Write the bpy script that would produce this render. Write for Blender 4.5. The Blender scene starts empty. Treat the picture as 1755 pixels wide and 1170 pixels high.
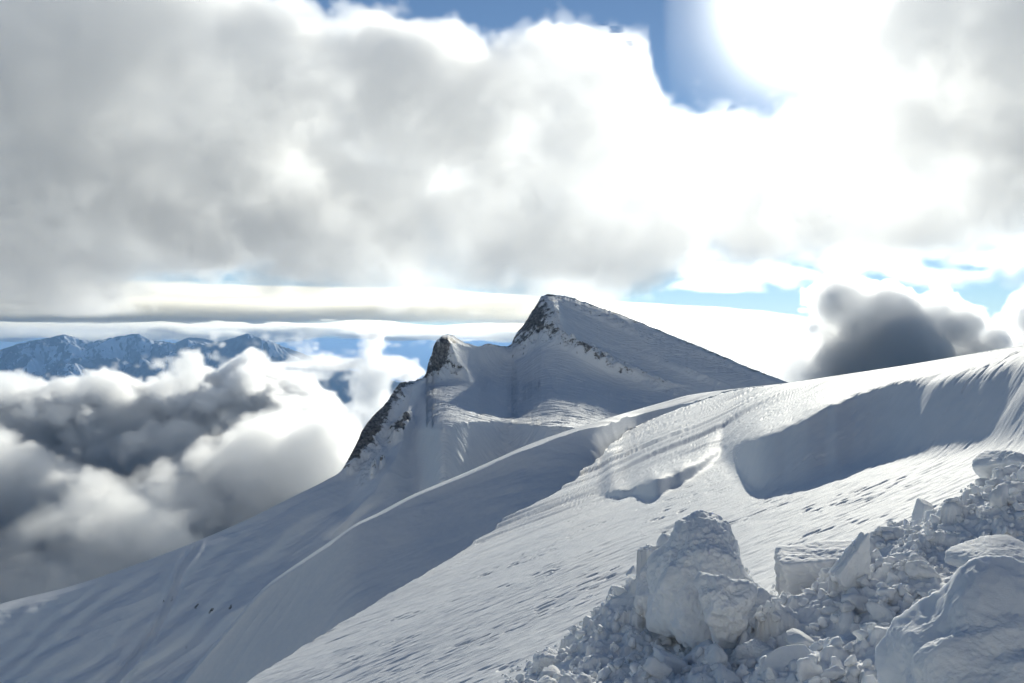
import bpy, math, time
import numpy as np
T00 = time.time()
S = bpy.context.scene
COL = S.collection
# ---------------------------------------------------------------- camera
F = 1760.0                     # focal length in pixels of the 1755 px wide photograph
CX, CY = 877.5, 585.0          # level camera at the origin looking along +Y
cam_d = bpy.data.cameras.new('camera'); cam = bpy.data.objects.new('camera', cam_d); COL.objects.link(cam)
cam_d.sensor_width = 36.0; cam_d.lens = 36.0*F/1755.0
cam_d.clip_start = 0.1; cam_d.clip_end = 300000
cam.location = (0, 0, 0); cam.rotation_euler = (math.radians(90), 0, 0)
S.camera = cam
# ---------------------------------------------------------------- sky and sun
SUN_EL, SUN_AZ = math.radians(16.7), math.radians(14.9)
w = bpy.data.worlds.new("World"); S.world = w; w.use_nodes = True
nt = w.node_tree; bg = nt.nodes['Background']
sky = nt.nodes.new('ShaderNodeTexSky'); sky.sky_type = 'NISHITA'; sky.sun_disc = False
sky.sun_elevation = SUN_EL; sky.sun_rotation = SUN_AZ
sky.altitude = 4200; sky.air_density = 1.0; sky.dust_density = 0.3; sky.ozone_density = 3.0
nt.links.new(sky.outputs[0], bg.inputs[0]); bg.inputs[1].default_value = 0.065
w.cycles.sampling_method = 'NONE'
ld = bpy.data.lights.new('sun', 'SUN'); sun = bpy.data.objects.new('sun', ld); COL.objects.link(sun)
ld.energy = 3.2; ld.angle = math.radians(0.5); ld.color = (1.0, 0.965, 0.91)
sun.rotation_euler = (math.radians(90)-SUN_EL, 0, math.pi-SUN_AZ)
S.view_settings.view_transform = 'Standard'; S.view_settings.look = 'None'
S.view_settings.exposure = 0.6; S.view_settings.gamma = 1.0
S.view_settings.use_white_balance = True; S.view_settings.white_balance_temperature = 6900; S.view_settings.white_balance_tint = 4
cy = S.cycles
cy.use_adaptive_sampling = True; cy.adaptive_threshold = 0.03
cy.use_denoising = True; cy.denoiser = 'OPENIMAGEDENOISE'
cy.max_bounces = 16; cy.volume_bounces = 10; cy.diffuse_bounces = 3; cy.transparent_max_bounces = 8
cy.volume_step_rate = 1.0; cy.volume_preview_step_rate = 1.0; cy.volume_max_steps = 512
S.render.threads_mode = 'AUTO'
SUND = np.array([math.sin(SUN_AZ)*math.cos(SUN_EL), math.cos(SUN_AZ)*math.cos(SUN_EL), math.sin(SUN_EL)])

# ---------------------------------------------------------------- helpers
def smooth(a, b, x):
    t = np.clip((x-a)/(b-a), 0, 1); return t*t*(3-2*t)
def wmat(n, cell, m, off):
    x = np.arange(n)/cell + off + 1; i = np.floor(x).astype(int); f = x-i
    W = np.zeros((n, m), np.float32); r = np.arange(n)
    W[r, i-1] = (1-f)**3/6; W[r, i] = (3*f**3-6*f*f+4)/6; W[r, i+1] = (-3*f**3+3*f*f+3*f+1)/6; W[r, i+2] = f**3/6
    return W
def lattice(shape, cells, rng):
    """smooth noise, about -1..1, on a regular grid (any rank) with the given cell sizes in samples"""
    ms = [int(n/c)+6 for n, c in zip(shape, cells)]
    a = rng.standard_normal(ms).astype(np.float32)
    for ax, (n, c, m) in enumerate(zip(shape, cells, ms)):
        W = wmat(n, c, m, rng.random())
        a = np.moveaxis(np.tensordot(W, a, axes=(1, ax)), 0, ax)
    return a*1.4
def fbm(shape, cells, octs, seed, gain=0.5, billow=False, lac=2.0):
    rng = np.random.default_rng(seed); out = np.zeros(shape, np.float32); amp = 1.0; tot = 0
    for o in range(octs):
        cs = [max(c/lac**o, 1.6) for c in cells]
        n = lattice(shape, cs, rng)
        if billow: n = np.abs(n)*1.6-0.75
        out += amp*n; tot += amp; amp *= gain
        if min(c/lac**o for c in cells) < 1.8: break
    return (out-out.mean())/out.std()
def pl(x, pts):
    p = np.array(pts, float); return np.interp(x, p[:, 0], p[:, 1])

def volume_mat(name, color, aniso, dens):
    m = bpy.data.materials.new(name); m.use_nodes = True; t = m.node_tree; t.nodes.clear()
    o = t.nodes.new('ShaderNodeOutputMaterial'); p = t.nodes.new('ShaderNodeVolumePrincipled')
    p.inputs['Color'].default_value = (*color, 1); p.inputs['Anisotropy'].default_value = aniso
    p.inputs['Density'].default_value = dens; p.inputs['Density Attribute'].default_value = 'density'
    t.links.new(p.outputs[0], o.inputs['Volume']); return m

def volume_from_grid(name, dens, lo, hi, mat):
    """a density array (nx,ny,nz) over the box lo..hi becomes a real volume: the values ride on the points of the object's own
    mesh and a Volume Cube node reads them back voxel by voxel"""
    nx, ny, nz = dens.shape
    me = bpy.data.meshes.new(name); me.vertices.add(dens.size)
    at = me.attributes.new('d', 'FLOAT', 'POINT'); at.data.foreach_set('value', dens.ravel().astype(np.float32))
    g = bpy.data.node_groups.new(name, 'GeometryNodeTree')
    g.interface.new_socket('Geometry', in_out='INPUT', socket_type='NodeSocketGeometry')
    g.interface.new_socket('Geometry', in_out='OUTPUT', socket_type='NodeSocketGeometry')
    N, L = g.nodes.new, g.links.new
    gi, go = N('NodeGroupInput'), N('NodeGroupOutput')
    vc = N('GeometryNodeVolumeCube')
    vc.inputs['Min'].default_value = lo; vc.inputs['Max'].default_value = hi
    for k, n in zip(('Resolution X', 'Resolution Y', 'Resolution Z'), dens.shape): vc.inputs[k].default_value = n
    pos = N('GeometryNodeInputPosition'); sp = N('ShaderNodeSeparateXYZ'); L(pos.outputs[0], sp.inputs[0])
    def M(op, a, b=None, c=None):
        n = N('ShaderNodeMath'); n.operation = op
        for k, v in enumerate((a, b, c)):
            if v is None: continue
            if isinstance(v, (int, float)): n.inputs[k].default_value = v
            else: L(v, n.inputs[k])
        return n.outputs[0]
    ids = []
    for ax in range(3):
        s = (dens.shape[ax]-1)/(hi[ax]-lo[ax])
        v = M('ROUND', M('MULTIPLY', M('SUBTRACT', sp.outputs[ax], lo[ax]), s))
        ids.append(M('MINIMUM', M('MAXIMUM', v, 0.0), float(dens.shape[ax]-1)))
    idx = M('ADD', M('MULTIPLY', M('ADD', M('MULTIPLY', ids[0], float(ny)), ids[1]), float(nz)), ids[2])
    si = N('GeometryNodeSampleIndex'); si.data_type = 'FLOAT'; si.domain = 'POINT'
    at_ = N('GeometryNodeInputNamedAttribute'); at_.data_type = 'FLOAT'; at_.inputs['Name'].default_value = 'd'
    L(gi.outputs[0], si.inputs['Geometry']); L(at_.outputs[0], si.inputs['Value']); L(idx, si.inputs['Index'])
    L(si.outputs[0], vc.inputs['Density'])
    sm = N('GeometryNodeSetMaterial'); sm.inputs['Material'].default_value = mat
    L(vc.outputs[0], sm.inputs[0]); L(sm.outputs[0], go.inputs[0])
    me.materials.append(mat)
    ob = bpy.data.objects.new(name, me); COL.objects.link(ob)
    md = ob.modifiers.new('volume', 'NODES'); md.node_group = g
    return ob
def box_axes(lo, hi, vox):
    sh = [max(4, int(round((h-l)/v))+1) for l, h, v in zip(lo, hi, vox)]
    ax = [np.linspace(l, h, n, dtype=np.float32) for l, h, n in zip(lo, hi, sh)]
    return sh, ax[0][:, None, None], ax[1][None, :, None], ax[2][None, None, :]
# ---------------------------------------------------------------- noise on free points
def perlin(p, seed=0):
    """gradient-like noise at points p (..., 2 or 3); about -1..1"""
    p = np.asarray(p, np.float32); d = p.shape[-1]; i = np.floor(p).astype(np.int64); f = p-i
    u = f*f*f*(f*(f*6-15)+10); out = 0
    for c in range(2**d):
        bits = [(c >> k) & 1 for k in range(d)]
        h = np.full(p.shape[:-1], seed*7919+13, np.uint64)
        for k in range(d):
            h = (h ^ (i[..., k]+bits[k]).astype(np.uint64)*np.uint64([0x9E3779B1, 0x85EBCA77, 0xC2B2AE3D][k]))*np.uint64(0x27D4EB2F165667C5)
            h ^= h >> np.uint64(29)
        g = 0; w_ = 1
        for k in range(d):
            gk = ((h >> np.uint64(12*k+3)) & np.uint64(4095)).astype(np.float32)/2047.5-1
            g = g+gk*(f[..., k]-bits[k]); w_ = w_*(u[..., k] if bits[k] else 1-u[..., k])
        out = out+w_*g
    return out*1.5
def fnoise(P, scale, octs, seed, gain=0.5, ridge=False, lac=2.03):
    out = 0; a = 1; q = np.stack([P[k]/scale[k] for k in range(len(P))], -1)
    for o in range(octs):
        n = perlin(q, seed+o*17)
        if ridge: n = 1-2*np.abs(n)
        out = out+a*n; a *= gain; q = q*lac+11.3
    return out
def pchip(x, pts, c=1):
    p = np.array(pts, float); X, V = p[:, 0], p[:, c]
    h = np.diff(X); m = np.diff(V)/h; t = np.zeros(len(X)); t[0] = m[0]; t[-1] = m[-1]
    for i in range(1, len(X)-1):
        t[i] = 0 if m[i-1]*m[i] <= 0 else (3*(h[i-1]+h[i]))/((2*h[i]+h[i-1])/m[i-1]+(h[i]+2*h[i-1])/m[i])
    x = np.clip(x, X[0], X[-1]); k = np.clip(np.searchsorted(X, x)-1, 0, len(h)-1)
    s = (x-X[k])/h[k]; s2, s3 = s*s, s*s*s
    return (2*s3-3*s2+1)*V[k]+(s3-2*s2+s)*h[k]*t[k]+(-2*s3+3*s2)*V[k+1]+(s3-s2)*h[k]*t[k+1]

def grid_mesh(name, X, Y, Z, mat, attrs=None, flip=False):
    n, m = X.shape
    me = bpy.data.meshes.new(name); me.vertices.add(n*m)
    me.vertices.foreach_set('co', np.stack([X, Y, Z], -1).astype(np.float32).ravel())
    i = np.arange(n*m, dtype=np.int32).reshape(n, m)
    q = np.stack([i[:-1, :-1], i[1:, :-1], i[1:, 1:], i[:-1, 1:]], -1).reshape(-1, 4)
    if flip: q = q[:, ::-1]
    me.loops.add(q.size); me.loops.foreach_set('vertex_index', q.ravel())
    me.polygons.add(len(q)); me.polygons.foreach_set('loop_start', np.arange(0, q.size, 4, dtype=np.int32))
    me.polygons.foreach_set('use_smooth', np.ones(len(q), bool))
    for k, v in (attrs or {}).items():
        a = me.attributes.new(k, 'FLOAT', 'POINT'); a.data.foreach_set('value', v.astype(np.float32).ravel())
    me.update(); me.validate(); me.materials.append(mat)
    ob = bpy.data.objects.new(name, me); COL.objects.link(ob); return ob

# ---------------------------------------------------------------- snow and rock materials
def nodes_of(name):
    m = bpy.data.materials.new(name); m.use_nodes = True; return m, m.node_tree, m.node_tree.nodes['Principled BSDF']
def snow_material(name, grain=400.0, bump=0.25, dist=0.004, rock=False, col=(0.86, 0.87, 0.88), rock_scale=0.12):
    m, t, b = nodes_of(name); N, L = t.nodes.new, t.links.new
    tc = N('ShaderNodeTexCoord')
    b.inputs['Roughness'].default_value = 0.7; b.inputs['Specular IOR Level'].default_value = 0.10
    n1 = N('ShaderNodeTexNoise'); n1.inputs['Scale'].default_value = grain; n1.inputs['Detail'].default_value = 4; n1.inputs['Roughness'].default_value = 0.6
    L(tc.outputs['Object'], n1.inputs['Vector'])
    bp = N('ShaderNodeBump'); bp.inputs['Strength'].default_value = bump; bp.inputs['Distance'].default_value = dist
    L(n1.outputs[0], bp.inputs['Height']); L(bp.outputs[0], b.inputs['Normal'])
    n2 = N('ShaderNodeTexNoise'); n2.inputs['Scale'].default_value = grain*0.05; n2.inputs['Detail'].default_value = 5
    L(tc.outputs['Object'], n2.inputs['Vector'])
    r = N('ShaderNodeValToRGB'); r.color_ramp.elements[0].position = 0.3; r.color_ramp.elements[1].position = 0.7
    r.color_ramp.elements[0].color = (col[0]*0.94, col[1]*0.95, col[2]*0.965, 1); r.color_ramp.elements[1].color = (*col, 1)
    L(n2.outputs[0], r.inputs[0]); last = r.outputs[0]
    if rock:
        at = N('ShaderNodeAttribute'); at.attribute_name = 'rock'
        n3 = N('ShaderNodeTexNoise'); n3.inputs['Scale'].default_value = rock_scale; n3.inputs['Detail'].default_value = 8; n3.inputs['Roughness'].default_value = 0.7
        L(tc.outputs['Object'], n3.inputs['Vector'])
        ad = N('ShaderNodeMath'); ad.operation = 'ADD'; ct = N('ShaderNodeMapRange'); ct.clamp = False; ct.inputs['From Min'].default_value = 0.3; ct.inputs['From Max'].default_value = 0.7; L(n3.outputs[0], ct.inputs['Value']); L(at.outputs['Fac'], ad.inputs[0]); L(ct.outputs[0], ad.inputs[1])
        rr = N('ShaderNodeMapRange'); rr.inputs['From Min'].default_value = 1.0; rr.inputs['From Max'].default_value = 1.22
        L(ad.outputs[0], rr.inputs['Value'])
        n4 = N('ShaderNodeTexNoise'); n4.inputs['Scale'].default_value = rock_scale*2.5; n4.inputs['Detail'].default_value = 8
        L(tc.outputs['Object'], n4.inputs['Vector'])
        rc = N('ShaderNodeValToRGB'); rc.color_ramp.elements[0].color = (0.08, 0.076, 0.073, 1); rc.color_ramp.elements[1].color = (0.33, 0.31, 0.29, 1)
        rc.color_ramp.elements[0].position = 0.35; rc.color_ramp.elements[1].position = 0.7
        L(n4.outputs[0], rc.inputs[0])
        mx = N('ShaderNodeMix'); mx.data_type = 'RGBA'; L(rr.outputs[0], mx.inputs['Factor']); L(last, mx.inputs[6]); L(rc.outputs[0], mx.inputs[7])
        last = mx.outputs[2]
    L(last, b.inputs['Base Color']); return m

# ---------------------------------------------------------------- silhouettes read off the photograph (px, py)
EDGE = [(-160,1560),(200,1330),(420,1172),(560,1083),(700,1000),(860,895),(960,842),(1010,800),(1040,772),(1080,738),(1120,718),(1180,695),(1220,682),(1260,669),(1350,657.5),(1450,642.5),(1550,627.5),(1650,610.5),(1755,592.5),(1920,566.5)]
CREST = [(-160,1640),(200,1300),(310,1176),(350,1128),(400,1070),(450,1012),(500,974),(540,947),(575,923),(608,900),(650,879),(700,852),(760,826),(800,809),(860,782),(900,764),(960,742),(1020,723),(1080,705),(1140,688),(1180,677),(1260,666),(1350,656),(1450,641),(1550,626),(1650,609),(1755,591),(1920,565)]
A0, BX, CYY = -2.2, 0.33, -0.11
def blur(a, r, ax=0):
    k = np.exp(-0.5*(np.arange(-3*r, 3*r+1)/r)**2); k /= k.sum(); p = [(0, 0)]*a.ndim; p[ax] = (3*r, 3*r)
    b = np.pad(a, p, mode='edge'); return np.apply_along_axis(lambda q: np.convolve(q, k, 'valid'), ax, b)
def at_rows(G, p0, dp, py):
    """values of the regular table G (columns, rows at p0 + k*dp) at the row positions py (same columns)"""
    k = np.clip((py-p0)/dp, 0, G.shape[1]-1.001); i = k.astype(int); f = k-i
    return np.take_along_axis(G, i, 1)*(1-f)+np.take_along_axis(G, i+1, 1)*f
def snow_foreground():
    px = np.arange(-160, 1921, 1.5); nx = len(px)
    u = (px-CX)/F
    wob = perlin(np.stack([px/23, px*0], -1), 5)*2.2+perlin(np.stack([px/7, px*0], -1), 6)*0.8
    yr = pchip(px, CREST)
    ye0 = np.maximum(pchip(px, EDGE), yr+1.2)
    ye = np.maximum(ye0+wob*smooth(420, 520, px)*(1-smooth(1150, 1240, px)), yr+1.2)
    # the slope from the camera's feet outwards, as a table over (column, row)
    pg = np.concatenate([np.arange(3600, 1300, -4.0), np.arange(1300, 545, -1.0)])
    v = np.broadcast_to(((CY-pg)/F)[None, :], (nx, len(pg))); PG = np.broadcast_to(pg[None, :], v.shape)
    PX = np.broadcast_to(px[:, None], v.shape); U = (PX-CX)/F
    s = CYY+BX*U
    s = np.maximum(s, v+0.012+0.018*smooth(950, 1050, PX))
    w1 = 8*perlin(np.stack([PX/45, PX*0], -1), 31)+4*perlin(np.stack([PX/15, PX*0], -1), 32)
    w1 = w1*(1-smooth(1480, 1600, PX))
    G = pchip(PX, [(-200,5000),(1230,790),(1262,764),(1300,752),(1360,727),(1400,706),(1440,690),(1500,668),(1560,652),(1620,638),(1700,618),(1760,603),(1920,580)])+w1*0.5
    hgt = pchip(PX, [(-200,0),(1225,0),(1262,45),(1300,84),(1360,98),(1400,108),(1500,112),(1600,128),(1700,146),(1800,164),(1920,185)])
    d = PG-G
    face = smooth(-2, 3, d)*(1-smooth(hgt*0.7, hgt*1.2+2, d))*smooth(1235, 1300, PX)
    s = s+(0.50+0.3*(1-smooth(0, 25, d))-s)*face
    G2 = pchip(PX, [(-200,5000),(1030,842),(1060,838),(1095,838),(1130,823),(1170,806),(1215,780),(1262,757),(1300,5000),(1920,5000)])+w1
    h2 = pchip(PX, [(-200,0),(1030,0),(1045,8),(1090,14),(1110,24),(1150,28),(1190,20),(1255,2),(1300,0),(1920,0)])
    h2 = h2*(1.1+0.35*perlin(np.stack([PX/38, PX*0], -1), 33)); hgt = hgt
    d2 = PG-G2
    face2 = smooth(-2, 2, d2)*(1-smooth(h2*0.8, h2*1.1+1, d2))*smooth(1030, 1050, PX)*(1-smooth(1225, 1262, PX))
    s = s+(0.6-s)*face2
    Yb = A0/(v[:, 0]-BX*u-CYY)
    dv = np.diff(v, axis=1); sm = 0.5*(s[:, 1:]+s[:, :-1]); vm = 0.5*(v[:, 1:]+v[:, :-1])
    lnT = np.log(Yb)[:, None]+np.concatenate([np.zeros((nx, 1)), np.cumsum(dv/np.maximum(sm-vm, 0.008), 1)], 1)
    wide = blur(lnT, 34, 0); lnT = blur(lnT, 5, 0)
    wl = smooth(2, 60, G-PG)*smooth(1190, 1262, PX)+smooth(4, 34, G2-PG)*(1-smooth(1190, 1262, PX))*smooth(1035, 1075, PX)
    wl = np.maximum(wl, 0.85*smooth(1540, 1620, PX))
    lnT = lnT*(1-wl)+wide*wl
    k3600 = np.interp(np.arange(3600, 545, -1.0), pg[::-1], np.arange(len(pg))[::-1])
    i0 = np.clip(k3600.astype(int), 0, len(pg)-2); f0 = k3600-i0
    lnT = lnT[:, i0]*(1-f0)+lnT[:, i0+1]*f0
    nB = 900; t = np.linspace(0, 1, nB)
    tt = t
    def rows(e):
        m = np.minimum(np.maximum(e+20, 1250), 3500)[:, None]
        return np.where(t[None, :] < 0.08, 3600+(m-3600)*t[None, :]/0.08, m+(e[:, None]-m)*(t[None, :]-0.08)/0.92)
    pyB, low = rows(ye), rows(ye0)
    wgt = smooth(0.9, 1.0, tt)[None, :]
    pyB = low*(1-wgt)+pyB*wgt
    YB = np.exp(at_rows(lnT, 3600, -1.0, pyB)); vB = (CY-pyB)/F
    YE = YB[:, -1]; YE0 = np.exp(at_rows(lnT, 3600, -1.0, ye0[:, None]))[:, 0]
    # the gully face behind that edge, up to the corniced crest
    band = 1-smooth(1180, 1275, px)
    YR = np.maximum(pchip(px, [(-160,70),(310,76),(455,78),(700,82),(860,90),(960,98),(1080,111),(1180,122),(1260,112),(1350,80),(1920,30)]), YE0*1.25)
    YR = YE0*1.03*(1-band)+YR*band
    YR = np.exp(blur(np.log(YR), 14))
    da = np.arange(0, 260, 1.0)
    D = np.broadcast_to(da[None, :], (nx, len(da))); PA = np.broadcast_to(px[:, None], D.shape)
    vT = (CY-yr[:, None]-D)/F
    cap = pchip(PA, [(-160,1),(455,1.5),(600,5),(700,3),(820,4.5),(960,7),(1080,9),(1180,12),(1300,3),(1920,3)])
    full = np.maximum(ye0-yr, 10)[:, None]
    sA = 0.50+0.35*(1-smooth(cap, cap+18, D))+0.10*np.sin(D/full*6.5)
    sA = np.where(D < cap, np.maximum(vT, -0.3)+0.035, sA)
    sA = sA*band[:, None]+(1-band[:, None])*(vT+0.02)
    dvA = np.diff(vT, axis=1)
    lnA = np.concatenate([np.zeros((nx, 1)), np.cumsum(dvA/np.maximum(0.5*(sA[:, 1:]+sA[:, :-1]-vT[:, 1:]-vT[:, :-1]), 0.01), 1)], 1)
    lnA = np.log(YR)[:, None]+blur(lnA, 24, 0)
    nA = 260; ta = np.linspace(0, 1, nA); yb = np.maximum(ye+14*band+0.6, yr+1)
    pyA = yr[:, None]+(yb-yr)[:, None]*ta[None, :]; vA = (CY-pyA)/F
    YA = np.exp(at_rows(lnA, 0, 1.0, pyA-yr[:, None])); YA = np.maximum(YA, (YE*1.004)[:, None])
    # join the two through the hidden floor
    nC = 40; tc = np.linspace(0, 1, nC+2)[1:-1][None, :]
    Zb = vB*YB; ZA = vA*YA
    YC = YE[:, None]*(1-tc)+YA[:, -1:]*tc
    ZC = Zb[:, -1:]*(1-tc)+ZA[:, -1:]*tc-(YA[:, -1:]-YE[:, None])*0.2*np.sin(np.pi*tc)
    # and fall away behind the crest
    k = np.array([1.01, 1.03, 1.07, 1.15, 1.3, 1.6, 2.2])[None, :]
    YD = YA[:, :1]*k; ZD = ZA[:, :1]-(YD-YA[:, :1])*np.array([0.1, 0.2, 0.3, 0.4, 0.45, 0.5, 0.5])[None, :]
    Y = np.concatenate([YB, YC, YA[:, ::-1], YD], 1); Z = np.concatenate([Zb, ZC, ZA[:, ::-1], ZD], 1)
    gap = (CY-yr[:, None])-Z/Y*F; gap = np.where(gap > 0, gap, -gap*0)     # px below the crest line
    fc = np.zeros(Y.shape); fc[:, nB:] = 1; fc[:, :nB] = at_rows(blur(np.maximum(face, face2), 4, 0)[:, i0]*(1-f0)+np.maximum(face, face2)[:, i0+1]*f0, 3600, -1.0, pyB)
    fc *= np.where(np.arange(Y.shape[1]) < nB, 1, band[:, None])
    return px, u[:, None]*Y, Y, Z, -(Z/Y*F-(CY-yr[:, None])), fc
def sastrugi(X, Y, Z, calm):
    """wind-carved relief: long streaks along the wind, small scales, drift noses"""
    a = math.radians(35); A = X*math.cos(a)+Y*math.sin(a); B = -X*math.sin(a)+Y*math.cos(a)
    warp = fnoise((A, B), (14, 9), 2, 70)*1.3
    B2 = B+warp
    big = fnoise((A, B2), (30, 9), 3, 71)*0.24*smooth(12, 40, Y)
    st = fnoise((A, B2), (5.5, 0.7), 4, 72, ridge=True)
    patch = smooth(-0.35, 0.4, fnoise((A, B), (12, 6), 3, 73))
    far = smooth(18, 45, Y)
    st_big = fnoise((A, B2), (16, 2.6), 3, 74)
    steps = (smooth(0.0, 0.35, st_big)+0.5*smooth(0.3, 0.5, st_big))*0.13*far
    fine = fnoise((A, B2), (0.5, 0.10), 4, 75)*0.013
    dots = smooth(0.25, 0.6, fnoise((A, B2), (0.42, 0.13), 2, 76))*smooth(-0.1, 0.35, fnoise((A, B), (3, 2), 2, 77))*0.05*(0.35+0.9*smooth(-0.2, 0.5, fnoise((A, B), (1.6, 1.0), 2, 81)))
    drift = calm*(fnoise((A, B2), (4.5, 1.3), 4, 78)*0.06+fnoise((A, B2), (26, 7), 4, 79)*0.55*smooth(40, 75, Y)+fnoise((A, B2), (1.2, 0.4), 3, 80)*0.012)
    return drift+(big*(1-0.5*calm)+(st*0.060*patch*(0.5+0.2*far)+steps)*(1-0.88*calm)+(fine-dots)*(1-0.6*calm))

# ---------------------------------------------------------------- the peak, its cliffs and the long left slope
SKYLINE = [(-220,1110),(0,1035),(130,1002),(300,942),(420,892),(500,852),(560,822),(583,808),(597,786),(610,762),(622,735),(640,712),(662,690),(676,668),(688,655),(704,653),(712,652),(722,648),(730,640),(734,622),(740,606),(743,592),(752,580),(764,573),(774,574),(786,581),(800,588),(815,592),(824,594),(832,588),(845,590),(862,593),(876,590),(881,578),(892,562),(903,548),(912,532),(921,520),(928,507),(942,504),(958,506),(975,508),(992,514),(1030,527),(1070,541),(1100,553),(1160,578),(1220,602),(1290,632),(1350,655),(1430,692),(1560,760)]
def spot2(a, b, cx, cy_, rx, ry): return np.exp(-(((a-cx)/rx)**2+((b-cy_)/ry)**2))
def ridge_far():
    px = np.arange(-220, 1561, 1.25); nx = len(px)
    yt = pchip(px, SKYLINE)
    rough = smooth(575, 600, px)*(1-smooth(1000, 1200, px))
    yt = yt+rough*(2.2*perlin(np.stack([px/9, px*0], -1), 8)+1.3*perlin(np.stack([px/3.7, px*0], -1), 9))+(1.6*perlin(np.stack([px/17, px*0], -1), 10)+0.9*perlin(np.stack([px/5.5, px*0], -1), 12))*smooth(960, 1060, px)
    YT = pchip(px, [(-220,330),(0,370),(300,430),(500,490),(583,520),(620,545),(680,590),(735,640),(790,690),(850,740),(880,770),(940,800),(1040,800),(1200,740),(1350,660),(1560,560)])
    yb = pchip(px, CREST)+70
    nd = 720; t = np.linspace(0, 1, nd)
    py = yt[:, None]+(yb-yt)[:, None]*t[None, :]
    P = np.broadcast_to(px[:, None], py.shape); v = (CY-py)/F
    s = np.full(py.shape, 0.40)+0.10*(1-smooth(540, 640, P))+0.22*(1-smooth(120, 380, P))
    # steep rocky flanks on the left
    s += 0.9*smooth(575, 610, P)*(1-smooth(0, 70, py-pchip(P, SKYLINE)))*(1-smooth(700, 770, P))
    # the second tooth
    q = np.exp(-((P-752)/22)**2)*smooth(570, 585, py)*(1-smooth(640, 668, py)); s += 1.3*q
    # summit block: steep from the skyline down to its foot line
    foot = pchip(P, [(600,560),(870,600),(920,612),(980,632),(1040,650),(1120,668),(1240,680),(1350,690)])
    pk = smooth(862, 885, P)*(1-smooth(foot-14, foot+14, py)); s += 0.10*pk
    # snow bowl between the tooth and the lip: nearly grazed by the sun
    lip = pchip(P, [(600,900),(694,712),(705,710),(720,722),(736,742),(748,738),(775,728),(800,724),(850,726),(900,732),(960,737),(1010,737),(1130,728),(1300,720),(1560,720)])
    plat = smooth(700, 745, P)*smooth(np.maximum(foot, 640)-10, np.maximum(foot, 640)+30, py)*(py < lip)
    s += (0.13-s)*plat*0.97
    near_lip = smooth(720, 745, P)*smooth(lip-34, lip-6, py)*(py < lip)
    s += (v+0.12-s)*near_lip
    under = smooth(698, 708, P)*(py >= lip)
    s += under*(0.9*(1-smooth(0, 12, py-lip))+0.36*smooth(700,740,P)*(1-smooth(1050,1150,P)))
    s += 0.35*spot2(P, py, 815, 612, 55, 22)
    # faint light patches on the flank below the cliff, wind ribs
    s = np.maximum(s, v+0.035)
    dv = np.diff(v, axis=1)
    ln = np.log(YT)[:, None]+np.concatenate([np.zeros((nx, 1)), np.cumsum(dv/np.maximum(0.5*(s[:, 1:]+s[:, :-1]-v[:, 1:]-v[:, :-1]), 0.02), 1)], 1)
    # even the depth across columns on a regular table, so the steps of the skyline do not run down the snow
    pg = np.arange(480, 1760, 1.0)
    tab = np.stack([np.interp(pg, py[i], ln[i]) for i in range(nx)])
    sm = blur(tab, 13, 0)
    lns = np.stack([np.interp(py[i], pg, sm[i]) for i in range(nx)])
    Y = np.exp(lns)
    # spurs and hollows: pushed along the line of sight so the outline stays
    def ridge_line(pts, width, amt):
        c = pchip(py, [(b_, a_) for a_, b_ in pts]); r0, r1 = pts[0][1], pts[-1][1]
        wd = width*(0.5+1.0*(py-r0)/(r1-r0))
        return amt*np.exp(-np.abs((P-c)/wd)**1.3)*smooth(r0-4, r0+25, py)*(1-smooth(r1-40, r1, py))
    push = ridge_line([(938,512),(955,548),(985,590),(1040,625),(1130,655),(1230,685)], 22, 0.016)
    push += ridge_line([(1040,528),(1075,560),(1120,600),(1190,640),(1260,672)], 40, 0.012)
    push += ridge_line([(764,576),(775,610),(800,650),(860,700)], 20, 0.018)
    push += ridge_line([(712,652),(700,700),(690,760),(650,830),(560,930)], 22, 0.020)
    tr = pchip(py, [(900,345),(940,332),(985,303),(1030,288),(1080,262),(1130,226),(1180,190)])
    push -= (0.006*np.exp(-((P-tr)/7)**2)-0.003*np.exp(-((P-tr-13)/5)**2))*smooth(925, 950, py)
    push -= 0.02*np.exp(-((P-800)/70)**2-((py-640)/40)**2)
    rib = perlin(np.stack([(P*0.72+py*0.9)/26+0.6*perlin(np.stack([P/90, py/90], -1), 41), (P-py*0.8)/420], -1), 42)
    push += 0.010*rib*(1-smooth(560, 760, P))*smooth(0, 40, py-yt[:, None])
    Y = Y*(1-push)
    return px, yt, py, P, v, Y, YT
# ---------------------------------------------------------------- the snow slope in front
MAT_SNOW = snow_material('wind_packed_snow', grain=60, bump=0.35, dist=0.01)
def build_front():
    px, X, Y, Z, below, calm = snow_foreground()
    dz = sastrugi(X, Y, Z, calm)
    n = X.shape[1]; k = np.arange(n); crest = n-8
    lim = np.clip(below-0.5, 0.0, 60)*Y/F*0.45+0.002
    dz = lim*np.tanh(dz/lim)
    Z2 = Z+dz*(1-smooth(crest-1, crest+1, k))[None, :]
    return grid_mesh('snow_slope', X, Y, Z2, MAT_SNOW), X, Y, Z2
front, FX, FY, FZ = build_front(); front['kind'] = 'structure'
print('front', FX.shape, time.time()-T00)
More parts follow.
